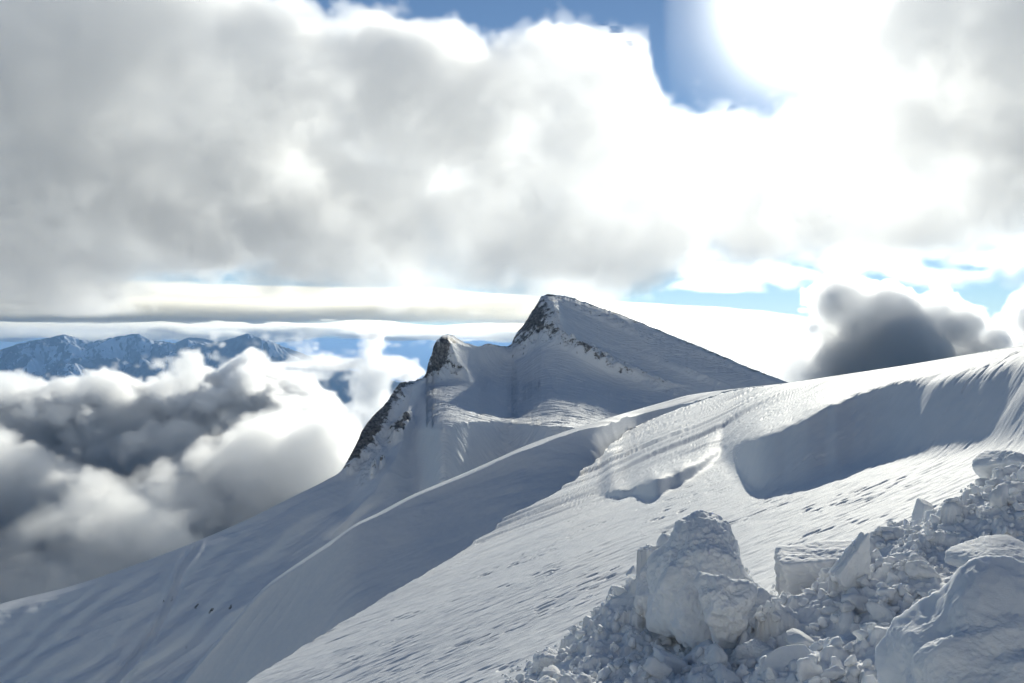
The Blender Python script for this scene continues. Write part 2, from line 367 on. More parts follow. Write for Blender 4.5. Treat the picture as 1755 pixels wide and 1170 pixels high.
# ---------------------------------------------------------------- the peak behind
MAT_ROCKY = snow_material('snow_over_rock', grain=3.0, bump=0.5, dist=0.15, rock=True, rock_scale=0.22)
def build_peak():
    px, yt, py, P, v, Y, YT = ridge_far()
    X = (P-CX)/F*Y; Z = v*Y
    below = py-yt[:, None]
    rockiness = np.zeros(P.shape)
    def blob(cx, cy_, rx, ry, a=1.0, ang=0.0):
        c, s_ = math.cos(ang), math.sin(ang); dx, dy = P-cx, py-cy_
        return a*np.exp(-(((dx*c+dy*s_)/rx)**2+((-dx*s_+dy*c)/ry)**2)**1.5)
    rockiness += blob(645,728,75,18,0.6,-1.0)+blob(618,765,55,15,0.5,-1.1)+blob(690,738,26,8,0.5,-0.9)+blob(757,600,22,26,0.58)+blob(745,630,18,24,0.5)
    rockiness += blob(730,645,28,9,0.45)+blob(690,660,26,9,0.40)+blob(775,640,40,7,0.34,0.35)+blob(900,572,52,18,0.5,-0.95)+blob(932,545,34,34,0.42)+blob(985,598,70,9,0.30,0.45)
    rockiness += blob(660,705,120,30,0.30,-1.0)+blob(765,625,45,40,0.26)+blob(640,800,60,18,0.25,-1.0)+blob(900,580,60,40,0.2)
    rockiness += blob(850,592,30,6,0.4)+blob(780,590,26,6,0.42,0.3)
    edge = np.exp(-(below/16)**2)*smooth(900, 940, P)*0.5; rockiness += edge
    rockiness += blob(1080,640,170,16,0.32,0.42)+blob(1180,640,150,9,0.25,0.4)+blob(1060,560,90,8,0.25,0.42)
    for cx, cy_ in ((282,1033),(295,1030),(333,1046),(340,1040),(358,1052),(364,1046),(420,1050),(436,1040),(333,1090),(320,1106),(395,1044),(655,800),(640,815),(682,745)): rockiness += blob(cx, cy_, 3.2, 8, 0.5, 0.5)
    rockiness += blob(690,740,14,26,0.45,0.9)
    steep = smooth(0.12, 0.45, rockiness)*smooth(560, 600, P)
    d = (fnoise((X, Y, Z), (11, 11, 5), 6, 91, gain=0.6, ridge=True)*2.6+fnoise((X, Y, Z), (30, 30, 4), 3, 90, ridge=True)*1.5)*steep
    d += fnoise((X, Y, Z), (40, 40, 25), 3, 92)*0.9
    a = math.radians(-8); A = X*math.cos(a)+Y*math.sin(a); B = -X*math.sin(a)+Y*math.cos(a)
    plateau = smooth(700, 780, P)
    d += (smooth(-0.15, 0.45, fnoise((A, B), (34, 6), 4, 93, ridge=True))-0.5)*1.1*plateau*smooth(630, 660, py)
    d += fnoise((A, B), (11, 2.4), 4, 96, ridge=True)*0.42*smooth(690, 740, P)
    d += fnoise((A, B), (22, 5), 4, 94, ridge=True)*0.28*(0.3+0.7*plateau)
    a = math.radians(52); A = X*math.cos(a)+Y*math.sin(a); B = -X*math.sin(a)+Y*math.cos(a)
    d += fnoise((A, B), (90, 9), 4, 95, ridge=True)*0.45*(1-plateau)
    lim = np.clip(below, 0, 80)*Y/F*0.5+0.02
    d = lim*np.tanh(d/lim)
    Z2 = Z+d
    k = np.array([2.0, 1.6, 1.3, 1.15, 1.08, 1.03, 1.01])[None, :]
    YD = Y[:, :1]*k; ZD = Z2[:, :1]-(YD-Y[:, :1])*0.75
    Yf = np.concatenate([YD, Y], 1); Zf = np.concatenate([ZD, Z2], 1); Xf = ((P[:, :1]-CX)/F)*Yf
    R = np.concatenate([np.repeat(rockiness[:, :1], 7, 1), rockiness], 1)
    # hang the front edge far down, out of sight
    return grid_mesh('snowy_peak', Xf, Yf, Zf, MAT_ROCKY, {'rock': R}, flip=True)
peak = build_peak(); peak['kind'] = 'structure'
print('peak', time.time()-T00)
# ---------------------------------------------------------------- avalanche debris in the right foreground
def debris_material():
    m = snow_material('broken_snow', grain=55, bump=0.45, dist=0.008)
    b = m.node_tree.nodes['Principled BSDF']
    b.inputs['Subsurface Weight'].default_value = 0.35; b.inputs['Subsurface Radius'].default_value = (0.05, 0.055, 0.065); b.inputs['Subsurface Scale'].default_value = 0.6
    return m
MAT_DEBRIS = debris_material()
def plane_Y(px, py): return A0/((CY-py)/F-BX*(px-CX)/F-CYY)
RIM = [(560,1400),(700,1290),(800,1215),(850,1180),(930,1128),(1000,1090),(1060,1050),(1100,1010),(1160,985),(1250,985),(1300,1015),(1335,1022),(1390,990),(1480,945),(1540,915),(1600,880),(1660,848),(1720,812),(1790,770),(1900,690),(2100,560)]
rngd = np.random.default_rng(11)
def debris_sheet():
    xs = np.arange(-1.6, 7.6, 0.0115); ys = np.arange(3.6, 15.2, 0.0125)
    X, Y = np.meshgrid(xs, ys, indexing='ij')
    G = A0+BX*X+CYY*Y
    px = CX+F*X/Y; py = CY-F*G/Y
    wob = 14*fnoise((X, Y), (0.5, 0.5), 3, 301)
    inside = py-pl(px, RIM)+wob
    m = smooth(-6, 60, inside)
    H = G-0.06+m*(0.10+0.10*fnoise((X, Y), (1.3, 1.3), 4, 302))
    def heap(cx, cy_, rx, ry, h, p=2.0, ang=0.0):
        Yc = plane_Y(cx, cy_); Xc = (cx-CX)/F*Yc; c, s_ = math.cos(ang), math.sin(ang)
        dx, dy = X-Xc, Y-Yc; a = (dx*c+dy*s_)/rx; b = (-dx*s_+dy*c)/ry
        return h*np.exp(-(a*a+b*b)**(p/2))
    H += heap(1130,1070,0.75,0.6,0.38,3)+heap(1205,1060,0.5,0.42,0.42,4)+heap(1040,1120,0.6,0.6,0.22)+heap(1320,1110,0.5,0.5,0.16)
    H += heap(1560,985,0.8,0.7,0.22)+heap(1690,930,0.7,1.0,0.26)+heap(1500,1060,0.5,0.7,0.2)+heap(1700,1150,0.6,0.5,0.42,3)+heap(1420,1180,0.6,0.3,0.18)+heap(1790,860,0.6,1.2,0.3)
    WX = fnoise((X, Y), (0.11, 0.11), 4, 311, gain=0.6); WY = fnoise((X, Y), (0.11, 0.11), 4, 312, gain=0.6)
    # tumbled lumps stamped one over the other
    def stamp(xc, yc, r, hs):
        i0, i1 = np.searchsorted(xs, (xc-r*1.5, xc+r*1.5)); j0, j1 = np.searchsorted(ys, (yc-r*1.5, yc+r*1.5))
        if i1-i0 < 3 or j1-j0 < 3: return
        x = X[i0:i1, j0:j1]-xc; y = Y[i0:i1, j0:j1]-yc; a = rngd.uniform(0, math.pi); e = rngd.uniform(0.6, 1.0)
        p = (x*math.cos(a)+y*math.sin(a))/r; q = (-x*math.sin(a)+y*math.cos(a))/(r*e)
        p = p+0.32*WX[i0:i1, j0:j1]; q = q+0.32*WY[i0:i1, j0:j1]
        h = np.sqrt(np.clip(1.25-p*p-q*q, 0, None))*1.1-0.35
        for k in range(rngd.integers(5, 10)):
            t = rngd.uniform(0, 2*math.pi); sl = rngd.uniform(0.1, 1.7)
            h = np.minimum(h, rngd.uniform(0.35, 0.95)+sl*0.25-(p*math.cos(t)+q*math.sin(t))*sl)
        g = H[(i0+i1)//2, (j0+j1)//2]
        top = g+h*r*hs
        W = H[i0:i1, j0:j1]; np.copyto(W, np.where((h > -0.3) & (top > W), top, W))
    n = 0
    while n < 8500:
        x, y = rngd.uniform(xs[0], xs[-1]), 3.6*(15.2/3.6)**rngd.random()
        g = A0+BX*x+CYY*y; a = CX+F*x/y; b = CY-F*g/y
        if a < 600 or a > 2000 or b > 1500: continue
        ins = b-np.interp(a, [q[0] for q in RIM], [q[1] for q in RIM])
        if ins < -15: continue
        if 1590 < a < 1780 and 1060 < b < 1200: continue                # the smooth mass stays smooth
        r = min(0.017*rngd.random()**-0.60, 0.15)
        if ins < 40: r *= 0.6
        stamp(x, y, r, rngd.uniform(0.5, 0.95)); n += 1
    H += m*(fnoise((X, Y), (0.09, 0.09), 3, 305, ridge=True)*0.009+0.003*fnoise((X, Y), (0.03, 0.03), 1, 306))
    H = np.where(inside < -14, G-0.25, H)
    return xs, ys, X, Y, H
dxs, dys, DX, DY, DH = debris_sheet()
deb = grid_mesh('snow_debris', DX, DY, DH, MAT_DEBRIS); deb['kind'] = 'stuff'
deb['label'] = 'tumbled avalanche snow heaped over the slope in the right foreground'
def surf(x, y):
    i = int(np.clip(round((x-dxs[0])/(dxs[1]-dxs[0])), 0, len(dxs)-1)); j = int(np.clip(round((y-dys[0])/(dys[1]-dys[0])), 0, len(dys)-1))
    return max(float(DH[i, j]), A0+BX*x+CYY*y)
import bmesh
def chunk_mesh(name, sub, seed, planes=None, noise=0.05, n=9, soft=10.0, lump=0.0, crumb=0.0):
    """a broken lump: a ball cut by planes, its edges worn round and its faces rough"""
    bm = bmesh.new(); bmesh.ops.create_icosphere(bm, subdivisions=sub, radius=1.0)
    me = bpy.data.meshes.new(name); bm.to_mesh(me); bm.free()
    V = np.empty(len(me.vertices)*3, np.float32); me.vertices.foreach_get('co', V); D = V.reshape(-1, 3)
    D = D/np.linalg.norm(D, axis=1, keepdims=True); rg = np.random.default_rng(seed)
    if planes is None:
        nrm = rg.standard_normal((n, 3)); nrm /= np.linalg.norm(nrm, axis=1, keepdims=True)
        planes = [(tuple(q), rg.uniform(0.55, 0.95)) for q in nrm]
    acc = np.ones(len(D))*math.e**(-soft)*1.0
    for q, h in planes:
        c = D@np.array(q)/np.linalg.norm(q); acc += np.exp(soft*(np.clip(c, 1e-3, None)/h-1))*math.e**0
    r = 1/(1+np.log(acc+1e-9)/soft)
    r = np.clip(r, 0.3, 1.6)
    r = r*(1+noise*fnoise((D[:, 0], D[:, 1], D[:, 2]), (0.6,)*3, 4, seed+5)+lump*fnoise((D[:, 0], D[:, 1], D[:, 2]), (0.9,)*3, 2, seed+6)
           +crumb*fnoise((D[:, 0], D[:, 1], D[:, 2]), (0.2,)*3, 5, seed+7, ridge=True, gain=0.6))
    P = D*r[:, None]
    me.vertices.foreach_set('co', P.astype(np.float32).ravel()); me.polygons.foreach_set('use_smooth', np.ones(len(me.polygons), bool))
    me.update(); me.materials.append(MAT_DEBRIS); return me
kinds = [chunk_mesh('snow_chunk', 4, 500+i, noise=0.17, n=int(8+i % 5), crumb=0.04, soft=12.0) for i in range(14)]
GROUP = 'loose snow chunks scattered over the avalanche debris'
first = {}; count = 0
while count < 270:
    x, y = rngd.uniform(-1.2, 6.0), 4.4*(14.5/4.4)**rngd.random()
    g = A0+BX*x+CYY*y; a = CX+F*x/y; b = CY-F*g/y
    ins = b-np.interp(a, [q[0] for q in RIM], [q[1] for q in RIM])
    if a < 800 or a > 1790 or b > 1230 or b < 700 or ins < -8: continue
    if 1580 < a < 1790 and b > 1000: continue
    r = float(min(0.032*rngd.random()**-0.5, 0.13)); kd = count % 14
    if ins < 25: r *= 0.55
    z = surf(x, y)
    o = bpy.data.objects.new('snow_chunk', kinds[kd]); COL.objects.link(o)
    o.scale = (r, r*rngd.uniform(0.7, 1.1), r*rngd.uniform(0.55, 0.95)); o.rotation_euler = (rngd.uniform(-0.5, 0.5), rngd.uniform(-0.5, 0.5), rngd.uniform(0, 6.28))
    o.location = (x, y, z+o.scale[2]*0.25)
    o['label'] = 'small loose snow chunk lying on the avalanche debris'; o['category'] = 'snow chunk'; o['group'] = GROUP; count += 1
def rubble():
    """the countless small crumbs between the chunks, as one mesh"""
    base = [chunk_mesh('crumb', 3 if i < 10 else 2, 700+i, noise=0.16, n=8+i % 5, crumb=0.03, soft=12.0) for i in range(20)]
    data = []
    for me in base:
        v = np.empty(len(me.vertices)*3, np.float32); me.vertices.foreach_get('co', v)
        f = np.empty(len(me.loops), np.int32); me.loops.foreach_get('vertex_index', f); data.append((v.reshape(-1, 3), f)); 
    for me in base: bpy.data.meshes.remove(me)
    vs, fs, off, n = [], [], 0, 0
    while n < 3000:
        x, y = rngd.uniform(-1.4, 6.4), 4.2*(15.0/4.2)**rngd.random()
        g = A0+BX*x+CYY*y; a = CX+F*x/y; b = CY-F*g/y
        ins = b-np.interp(a, [q[0] for q in RIM], [q[1] for q in RIM])
        if a < 780 or a > 1800 or b > 1240 or ins < -16 or (1600 < a and b > 1070): continue
        if perlin(np.array([[x*1.9, y*1.9]]), 61)[0] < rngd.uniform(-0.5, 0.25): continue
        big = rngd.random() < 0.22
        r = (rngd.uniform(0.028, 0.06) if big else 0.010*rngd.random()**-0.5)*(0.6 if ins < 15 else 1); r = min(r, 0.06)
        v, f = data[rngd.integers(0, 10) if big else rngd.integers(10, 20)]
        q, _ = np.linalg.qr(rngd.standard_normal((3, 3)))
        p = (v*np.array([1, rngd.uniform(0.6, 1), rngd.uniform(0.5, 0.9)]))@q*r
        if np.linalg.det(q) < 0: p = p*np.array([-1, 1, 1]); 
        vs.append(p+np.array([x, y, surf(x, y)+r*0.25])); fs.append(f+off); off += len(v); n += 1
    V = np.concatenate(vs).astype(np.float32); Fa = np.concatenate(fs).astype(np.int32)
    me = bpy.data.meshes.new('snow_rubble'); me.vertices.add(len(V)); me.vertices.foreach_set('co', V.ravel())
    me.loops.add(len(Fa)); me.loops.foreach_set('vertex_index', Fa); me.polygons.add(len(Fa)//3)
    me.polygons.foreach_set('loop_start', np.arange(0, len(Fa), 3, dtype=np.int32)); me.polygons.foreach_set('use_smooth', np.ones(len(Fa)//3, bool))
    me.update(); me.validate(); me.materials.append(MAT_DEBRIS)
    o = bpy.data.objects.new('snow_rubble', me); COL.objects.link(o); o['kind'] = 'stuff'; o['label'] = 'fine crumbled snow strewn between the chunks of the debris'
rubble()
def hero(label, px, py, wpx, hpx, depth, base_py, rot=0.0, tilt=0.0, roll=0.0, **kw):
    """a large lump whose foot stands on the slope at image row base_py"""
    Y = plane_Y(px, base_py)*kw.pop('near', 1.0); X = (px-CX)/F*Y; Z = (CY-py)/F*Y
    me = chunk_mesh('snow_block', kw.pop('sub', 6), kw.pop('seed'), **kw)
    o = bpy.data.objects.new('snow_block', me); COL.objects.link(o)
    o.scale = (wpx/2*Y/F, depth, hpx/2*Y/F); o.rotation_euler = (tilt, roll, rot); o.location = (X, Y, Z)
    o['label'] = label; o['category'] = 'snow block'; return o
hero('largest domed snow lump with a steep right side, standing left of the flat-topped slab', 1212, 990, 170, 190, 0.5, 1075, seed=601, sub=7, noise=0.12, crumb=0.022, lump=0.09, near=0.93,
     planes=[((1,-0.1,0.05),0.62),((-0.75,-0.1,0.62),0.80),((-0.2,-0.5,1),0.80),((0.35,-0.45,0.95),0.84),((0.1,-1,0.15),0.9),((0,1,0.1),0.9),((-1,-0.2,-0.1),1.0),((-0.5,-0.8,0.5),0.9),((0,0,-1),1.0)])
hero('rough snow bulge with a bright cap leaning on the front of the largest lump', 1238, 1030, 104, 100, 0.26, 1080, seed=632, noise=0.16, crumb=0.04, lump=0.2, near=0.86, n=14)
hero('low snow bulge running right from the foot of the largest lump', 1300, 1045, 100, 62, 0.28, 1075, seed=603, noise=0.1, crumb=0.05, lump=0.16, near=0.95, n=12)
hero('small square snow block perched on the left shoulder of the largest lump', 1138, 932, 26, 22, 0.09, 1050, seed=604, sub=4, noise=0.04, crumb=0.015, near=0.93, n=7)
hero('round snow knob on the ridge left of the largest lump', 1084, 982, 18, 20, 0.07, 1040, seed=605, sub=4, noise=0.08, near=0.98, n=9)
hero('flat-topped snow slab with an upright grey left edge and speckled top', 1412, 980, 180, 104, 0.42, 1016, rot=-0.12, seed=606, noise=0.08, soft=20.0, crumb=0.028, lump=0.05,
     planes=[((1,0,0),0.95),((-1,0,0),0.80),((0,1,0),0.8),((0,-1,0.05),0.62),((-0.20,-0.12,1),0.62),((0,0,-1),0.9)])
hero('tall thin snow plate with a pointed top leaning against the flat-topped slab', 1466, 962, 56, 96, 0.09, 1010, rot=0.15, roll=0.45, seed=607, noise=0.14, crumb=0.03, near=0.88, soft=22.0,
     planes=[((0,-1,0),0.8),((0,1,0),0.8),((0.75,0,0.7),0.55),((-0.9,0,0.35),0.6),((0.3,0,-1),0.95),((-0.3,0,-1),0.95)])
hero('biggest smooth rounded snow mass in the lower right corner', 1722, 1185, 350, 290, 0.42, 1215, seed=608, noise=0.06, crumb=0.016, lump=0.17, near=0.98, sub=7,
     planes=[((-1,-0.1,0.15),0.80),((-0.8,0,0.6),0.86),((0.0,-0.55,1),0.78),((0.4,-0.5,0.9),0.86),((-0.4,-0.6,0.8),0.84),((0.1,-1,0.2),0.85),((1,0,0),1.2),((0,0,-1),1.0),((-0.5,-0.8,0.3),0.86)])
hero('wide flat snow boulder with a crisp rim resting above the smooth mass', 1722, 962, 130, 56, 0.24, 990, seed=609, noise=0.05, crumb=0.02, near=0.90,
     planes=[((0,-0.4,1),0.75),((0,-1,0.2),0.8),((-0.8,0,0.7),0.8),((1,0,0.2),0.9),((0,0,-1),0.75),((-1,-0.3,-0.2),0.9)])
hero('rounded snow block standing topmost at the right edge of the debris', 1737, 795, 82, 66, 0.30, 830, seed=610, noise=0.06, crumb=0.02, near=0.95, n=8)
hero('pale tilted snow block below the topmost block at the right edge', 1738, 852, 62, 40, 0.2, 880, seed=611, noise=0.05, crumb=0.02, near=0.92, n=7, rot=0.4, roll=-0.3)
hero('smooth pyramid-shaped snow boulder at the bottom edge of the picture', 1372, 1160, 84, 66, 0.15, 1190, seed=612, noise=0.03, crumb=0.008, n=7)
hero('oval snow boulder with a shelf across its face above the pyramid-shaped boulder', 1384, 1108, 60, 38, 0.13, 1125, seed=613, noise=0.04, crumb=0.01, n=8)
hero('leaf-shaped snow slab lying right of the oval boulder', 1432, 1133, 84, 26, 0.14, 1140, roll=0.28, seed=614, noise=0.04, crumb=0.015, n=8)
hero('long snow ledge with a bright curved rim left of the smooth mass', 1498, 1118, 120, 40, 0.15, 1135, roll=-0.22, seed=615, noise=0.06, crumb=0.02, n=9)
hero('cut snow block with a flat grey face left of the smooth mass', 1552, 1030, 62, 36, 0.14, 1045, seed=616, noise=0.03, crumb=0.01, soft=22.0,
     planes=[((1,0,0.1),0.9),((-1,0,0.2),0.85),((0,-1,0.1),0.7),((0.1,0,1),0.7),((0,0,-1),0.8),((0,1,0),0.9)])
hero('tall faceted snow block near the bottom edge below the largest lump', 1140, 1142, 48, 66, 0.14, 1172, seed=617, noise=0.04, crumb=0.012, n=8)
hero('angular snow slab with a slanting top right of the tall faceted block', 1216, 1124, 76, 44, 0.16, 1140, roll=0.25, seed=618, noise=0.04, crumb=0.012, n=7)
hero('ragged snow lump with a dark hollow under it between the slabs', 1305, 1118, 58, 50, 0.14, 1140, seed=619, noise=0.12, crumb=0.05, n=9)
hero('pale wedge of snow on the upper rim of the debris', 1587, 880, 40, 44, 0.14, 900, roll=0.5, seed=620, noise=0.03, crumb=0.01, n=6)
hero('broad rounded snow lump at the lower left end of the debris', 945, 1138, 70, 56, 0.22, 1160, seed=621, noise=0.09, crumb=0.04, n=9)
hero('domed snow boulder in the middle of the rim below the cut block', 1520, 1070, 64, 44, 0.15, 1085, seed=622, noise=0.06, crumb=0.02, n=8)
hero('squat snow boulder on the right among the upper debris', 1668, 885, 74, 44, 0.22, 905, seed=623, noise=0.06, crumb=0.03, n=8)
hero('upright rough snow block at the left foot of the largest lump', 1122, 1005, 66, 96, 0.24, 1070, seed=624, noise=0.14, crumb=0.04, lump=0.12, near=0.93, n=11)
print('debris', DX.shape, time.time()-T00)
# ---------------------------------------------------------------- the valley floor and the far mountains
def far_land():
    n, m = 620, 900
    Y = 5000*(150000/5000)**(np.linspace(0, 1, n)**1.0)
    px = np.linspace(-700, 2450, m)
    YY, PP = np.meshgrid(Y, px, indexing='ij'); XX = (PP-CX)/F*YY
    Z = -2300+fnoise((XX, YY), (6000, 6000), 6, 201, ridge=True)*260*(1-smooth(50000, 90000, YY))
    return XX, YY, Z
MAT_VALLEY, t_, b_ = nodes_of('valley_forest_and_snow')
b_.inputs['Base Color'].default_value = (0.035, 0.05, 0.055, 1); b_.inputs['Roughness'].default_value = 0.95
X_, Y_, Z_ = far_land(); vl = grid_mesh('valley_ground', X_, Y_, Z_, MAT_VALLEY, flip=True); vl['kind'] = 'structure'
def mountain_material():
    m, t, b = nodes_of('far_rock_and_snow'); N, L = t.nodes.new, t.links.new
    at = N('ShaderNodeAttribute'); at.attribute_name = 'snow'
    r = N('ShaderNodeMapRange'); r.inputs['From Min'].default_value = 0.42; r.inputs['From Max'].default_value = 0.58
    L(at.outputs['Fac'], r.inputs['Value'])
    mx = N('ShaderNodeMix'); mx.data_type = 'RGBA'; mx.inputs[6].default_value = (0.05, 0.06, 0.07, 1); mx.inputs[7].default_value = (0.80, 0.82, 0.85, 1)
    L(r.outputs[0], mx.inputs['Factor']); L(mx.outputs[2], b.inputs['Base Color']); b.inputs['Roughness'].default_value = 0.9
    return m
MAT_MOUNT = mountain_material()
def mountains():
    px = np.arange(-420, 860, 1.6); yy = np.linspace(11500, 19000, 420)
    PP, YY = np.meshgrid(px, yy, indexing='ij'); XX = (PP-CX)/F*YY
    sky_ = pl(px, [(-420,590),(-200,600),(-60,596),(0,600),(30,590),(62,583),(110,574),(140,582),(160,586),(200,577),(238,572),(262,584),(300,588),(322,579),(345,580),(372,586),(400,580),(424,571),(440,577),(462,584),(480,592),(500,600),(540,612),(600,634),(680,655),(860,720)])
    crestY = 16800+700*np.sin(px/130.0); zc = (CY-sky_)/F*crestY
    d = (YY-crestY[:, None])/4000.0
    base = zc[:, None]-np.where(d < 0, 1500*np.abs(d)**0.9, 3200*np.abs(d))
    r = fnoise((XX, YY), (1700, 1900), 6, 211, ridge=True, gain=0.5)
    r2 = fnoise((XX, YY), (5200, 5200), 3, 215, ridge=True)
    amp = smooth(0.0, 0.28, np.abs(d))
    Z = base+(r*330+r2*240-190)*amp*np.where(d < 0, 1, 0)+fnoise((XX, YY), (420, 420), 3, 213, ridge=True)*14*(1-amp)
    lim = (CY-sky_[:, None]+0.5)/F*YY
    Z = np.where(d < 0, np.minimum(Z, zc[:, None]*0+lim-10+0*Z), Z)
    # sunlit right and back faces coloured as snow, with random patches; rock and forest elsewhere
    gx = np.gradient(Z, axis=0)/np.gradient(XX, axis=0); gy = np.gradient(Z, axis=1)/np.gradient(YY, axis=1)
    face = smooth(-0.15, 0.35, -gx*0.9-gy*0.15)
    s = 0.0+0.42*face+0.16*fnoise((XX, YY), (500, 700), 5, 221)+0.12*smooth(-700, 100, Z)-0.3*smooth(-500, -1300, Z)
    s += 0.28*np.exp(-((PP-60)/120)**2)*np.exp(-((YY-13500)/1500)**2)
    o = grid_mesh('distant_mountains', XX, YY, Z, MAT_MOUNT, {'snow': s}); o['kind'] = 'structure'; return o
mountains()
def haze_box(lo, hi, dens, col):
    me = bpy.data.meshes.new('haze')
    v = [(x, y, z) for x in (lo[0], hi[0]) for y in (lo[1], hi[1]) for z in (lo[2], hi[2])]
    me.from_pydata(v, [], [(0,1,3,2),(4,6,7,5),(0,4,5,1),(2,3,7,6),(0,2,6,4),(1,5,7,3)])
    m = bpy.data.materials.new('thin_air'); m.use_nodes = True; t = m.node_tree; t.nodes.clear()
    o = t.nodes.new('ShaderNodeOutputMaterial'); p = t.nodes.new('ShaderNodeVolumePrincipled')
    p.inputs['Color'].default_value = (*col, 1); p.inputs['Density'].default_value = dens; p.inputs['Density Attribute'].default_value = ''; p.inputs['Anisotropy'].default_value = 0.3
    t.links.new(p.outputs[0], o.inputs['Volume'])
    me.materials.append(m); ob = bpy.data.objects.new('haze', me); COL.objects.link(ob); ob['kind'] = 'stuff'; ob['label'] = 'thin blue air between the camera and the far mountains'; return ob
import os
if not os.environ.get('NOHAZE'): haze_box((-45000, -60, -3300), (45000, 155000, 260), 3.0e-5, (0.32, 0.58, 1.0))
# ---------------------------------------------------------------- clouds: real volumes of droplets, each at its own distance
def cloud(name, label, lo, hi, vox, env, cell, bcell, an, ab, seed, k, density, aniso=0.7, color=(1.0, 1.0, 1.0), gain=0.55, octs=6, inner=0.5, step=2.0, bgain=0.6, rim=None):
    sh, X, Y, Z = box_axes(lo, hi, vox)
    px = CX+F*X/Y; py = CY-F*Z/Y
    n = fbm(sh, [cell[i]/vox[i] for i in range(3)], octs, seed, gain)
    b = fbm(sh, [bcell[i]/vox[i] for i in range(3)], 5, seed+1, bgain, billow=True)
    r = env(px, py, X, Y, Z)
    e, thin = r if isinstance(r, tuple) else (r, 1.0)
    v = e+an*n+ab*b
    d = (np.clip(v*k, 0, 1) if rim is None else np.clip(v*k, 0, 1)*(rim[0]+(1-rim[0])*smooth(0, rim[1], v)))*thin
    if inner:
        m = fbm(sh, [0.7*cell[i]/vox[i] for i in range(3)], 4, seed+2, 0.5)
        d = d*np.clip(1+inner*m*0.9, 0.3, 2.5)
    d = d.astype(np.float32)
    for ax in range(3):                                  # nothing may reach the faces of the box
        w_ = smooth(0, 3, np.minimum(np.arange(sh[ax]), np.arange(sh[ax])[::-1])); s_ = [1, 1, 1]; s_[ax] = -1
        d *= w_.reshape(s_).astype(np.float32)
    d[d < 0.003] = 0
    vm = volume_mat(name+'_droplets', color, aniso, density)
    vm.cycles.volume_step_rate = step
    o = volume_from_grid(name, d, lo, hi, vm); o['kind'] = 'stuff'; o['label'] = label
    print(name, sh, round(float(d.mean()), 3), round(time.time()-T00, 1)); return o

BANK_TOP = [(-400,-500),(250,-220),(400,-60),(470,2),(560,38),(600,30),(640,20),(700,24),(780,22),(840,46),(900,30),(930,8),(960,10),(1000,26),(1060,58),(1110,86),(1140,160),(1225,196),(1320,186),(1430,90),(1520,-60),(1620,-200),(2200,-300)]
BANK_BOT = [(-400,485),(0,500),(200,512),(500,500),(900,505),(1050,505),(1130,480),(1200,430),(1350,415),(1500,425),(1650,415),(1755,400),(2200,400)]
def spot(px, py, cx, cy_, rx, ry): return np.exp(-(((px-cx)/rx)**2+((py-cy_)/ry)**2))
def bank_env(px, py, X, Y, Z):
    d = np.minimum((py-pl(px, BANK_TOP)-24)/45, (pl(px, BANK_BOT)+14-py)/60)
    yy = np.abs(Y-3800)/490
    th = 0.44+0.42*spot(px, py, 560, 300, 300, 150)+0.35*spot(px, py, -60, 150, 480, 420)+0.22*spot(px, py, 1800, 120, 170, 260)-0.14*spot(px, py, 1380, 120, 260, 170)
    return np.minimum(d, (1-yy)*2.2), th
cloud('cloud_bank', 'huge white and grey cloud bank filling the upper sky', (-2620., 3270., 90.), (2700., 4330., 1430.), (10., 19., 8.8),
      bank_env, (360, 500, 245), (175, 230, 150), 0.34, 0.34, 3, 4.0, 0.0088, inner=0.17, aniso=0.57, rim=(0.3, 1.0), gain=0.64, bgain=0.68)
def veil_env(px, py, X, Y, Z):
    d = 1.6-np.sqrt(((px-1385)/190)**2+((py-10)/170)**2)
    return np.minimum(d*5, (1-np.abs(Y-4620)/150)*2), 2.4*np.exp(-np.sqrt(((px-1385)/52)**2+((py+5)/52)**2+0.3))
cloud('sun_veil_cloud', 'thin veil of cloud glowing white in front of the sun', (670., 4450., 730.), (2260., 4790., 1970.), (15., 22., 15.),
      veil_env, (400, 400, 280), (170, 170, 170), 0.04, 0.02, 21, 0.8, 0.0012, aniso=0.87, inner=0)
def wisp_env(px, py, X, Y, Z):
    d = np.maximum(spot(px, py, 1270, 468, 130, 22), spot(px, py, 1200, 490, 90, 14))
    d = np.maximum(d, 0.8*spot(px, py, 1580, 440, 200, 26)); d = np.maximum(d, 0.9*spot(px, py, 1440, 455, 30, 30)); d = np.maximum(d, 0.8*spot(px, py, 1620, 470, 80, 22))
    return np.minimum(d*1.3-0.55, (1-np.abs(Y-5900)/260)*1.5)
cloud('wispy_clouds', 'torn wisps of cloud under the bank, over the cumulus', (740., 5600., 280.), (3400., 6200., 740.), (10., 28., 8.),
      wisp_env, (260, 300, 110), (120, 150, 80), 0.38, 0.2, 31, 1.3, 0.0022)
# the towering cumulus on the right and the one cut by the frame
def puffs(px, py, X, Y, Z, L, Yc, ys=1.0):
    e = None
    for (a, b_, r) in L:
        q = 1.0-np.sqrt(((px-a)/r)**2+((py-b_)/r)**2+((Y-Yc)/(ys*r/F*Yc))**2); q = q*(r/45.0)
        e = q if e is None else np.maximum(e, q)
    return e
CUM = [(1440,522,66),(1475,560,70),(1545,590,80),(1420,560,50),(1500,545,62),(1480,600,75),(1560,560,66),(1608,530,52),(1640,560,60),(1580,620,85),(1680,600,50),(1440,620,60),(1530,650,80),(1650,650,70),(1395,520,26)]
cloud('cumulus_cloud', 'grey-hearted cumulus with a bright rim rising behind the snow crest', (1160., 4300., -330.), (2520., 5100., 390.), (8., 14., 8.),
      lambda px, py, X, Y, Z: puffs(px, py, X, Y, Z, CUM, 4700.), (270, 270, 270), (130, 130, 130), 0.09, 0.17, 41, 14.0, 0.045, rim=(0.26, 0.42), aniso=0.78, step=1.5, octs=5, inner=0.2)
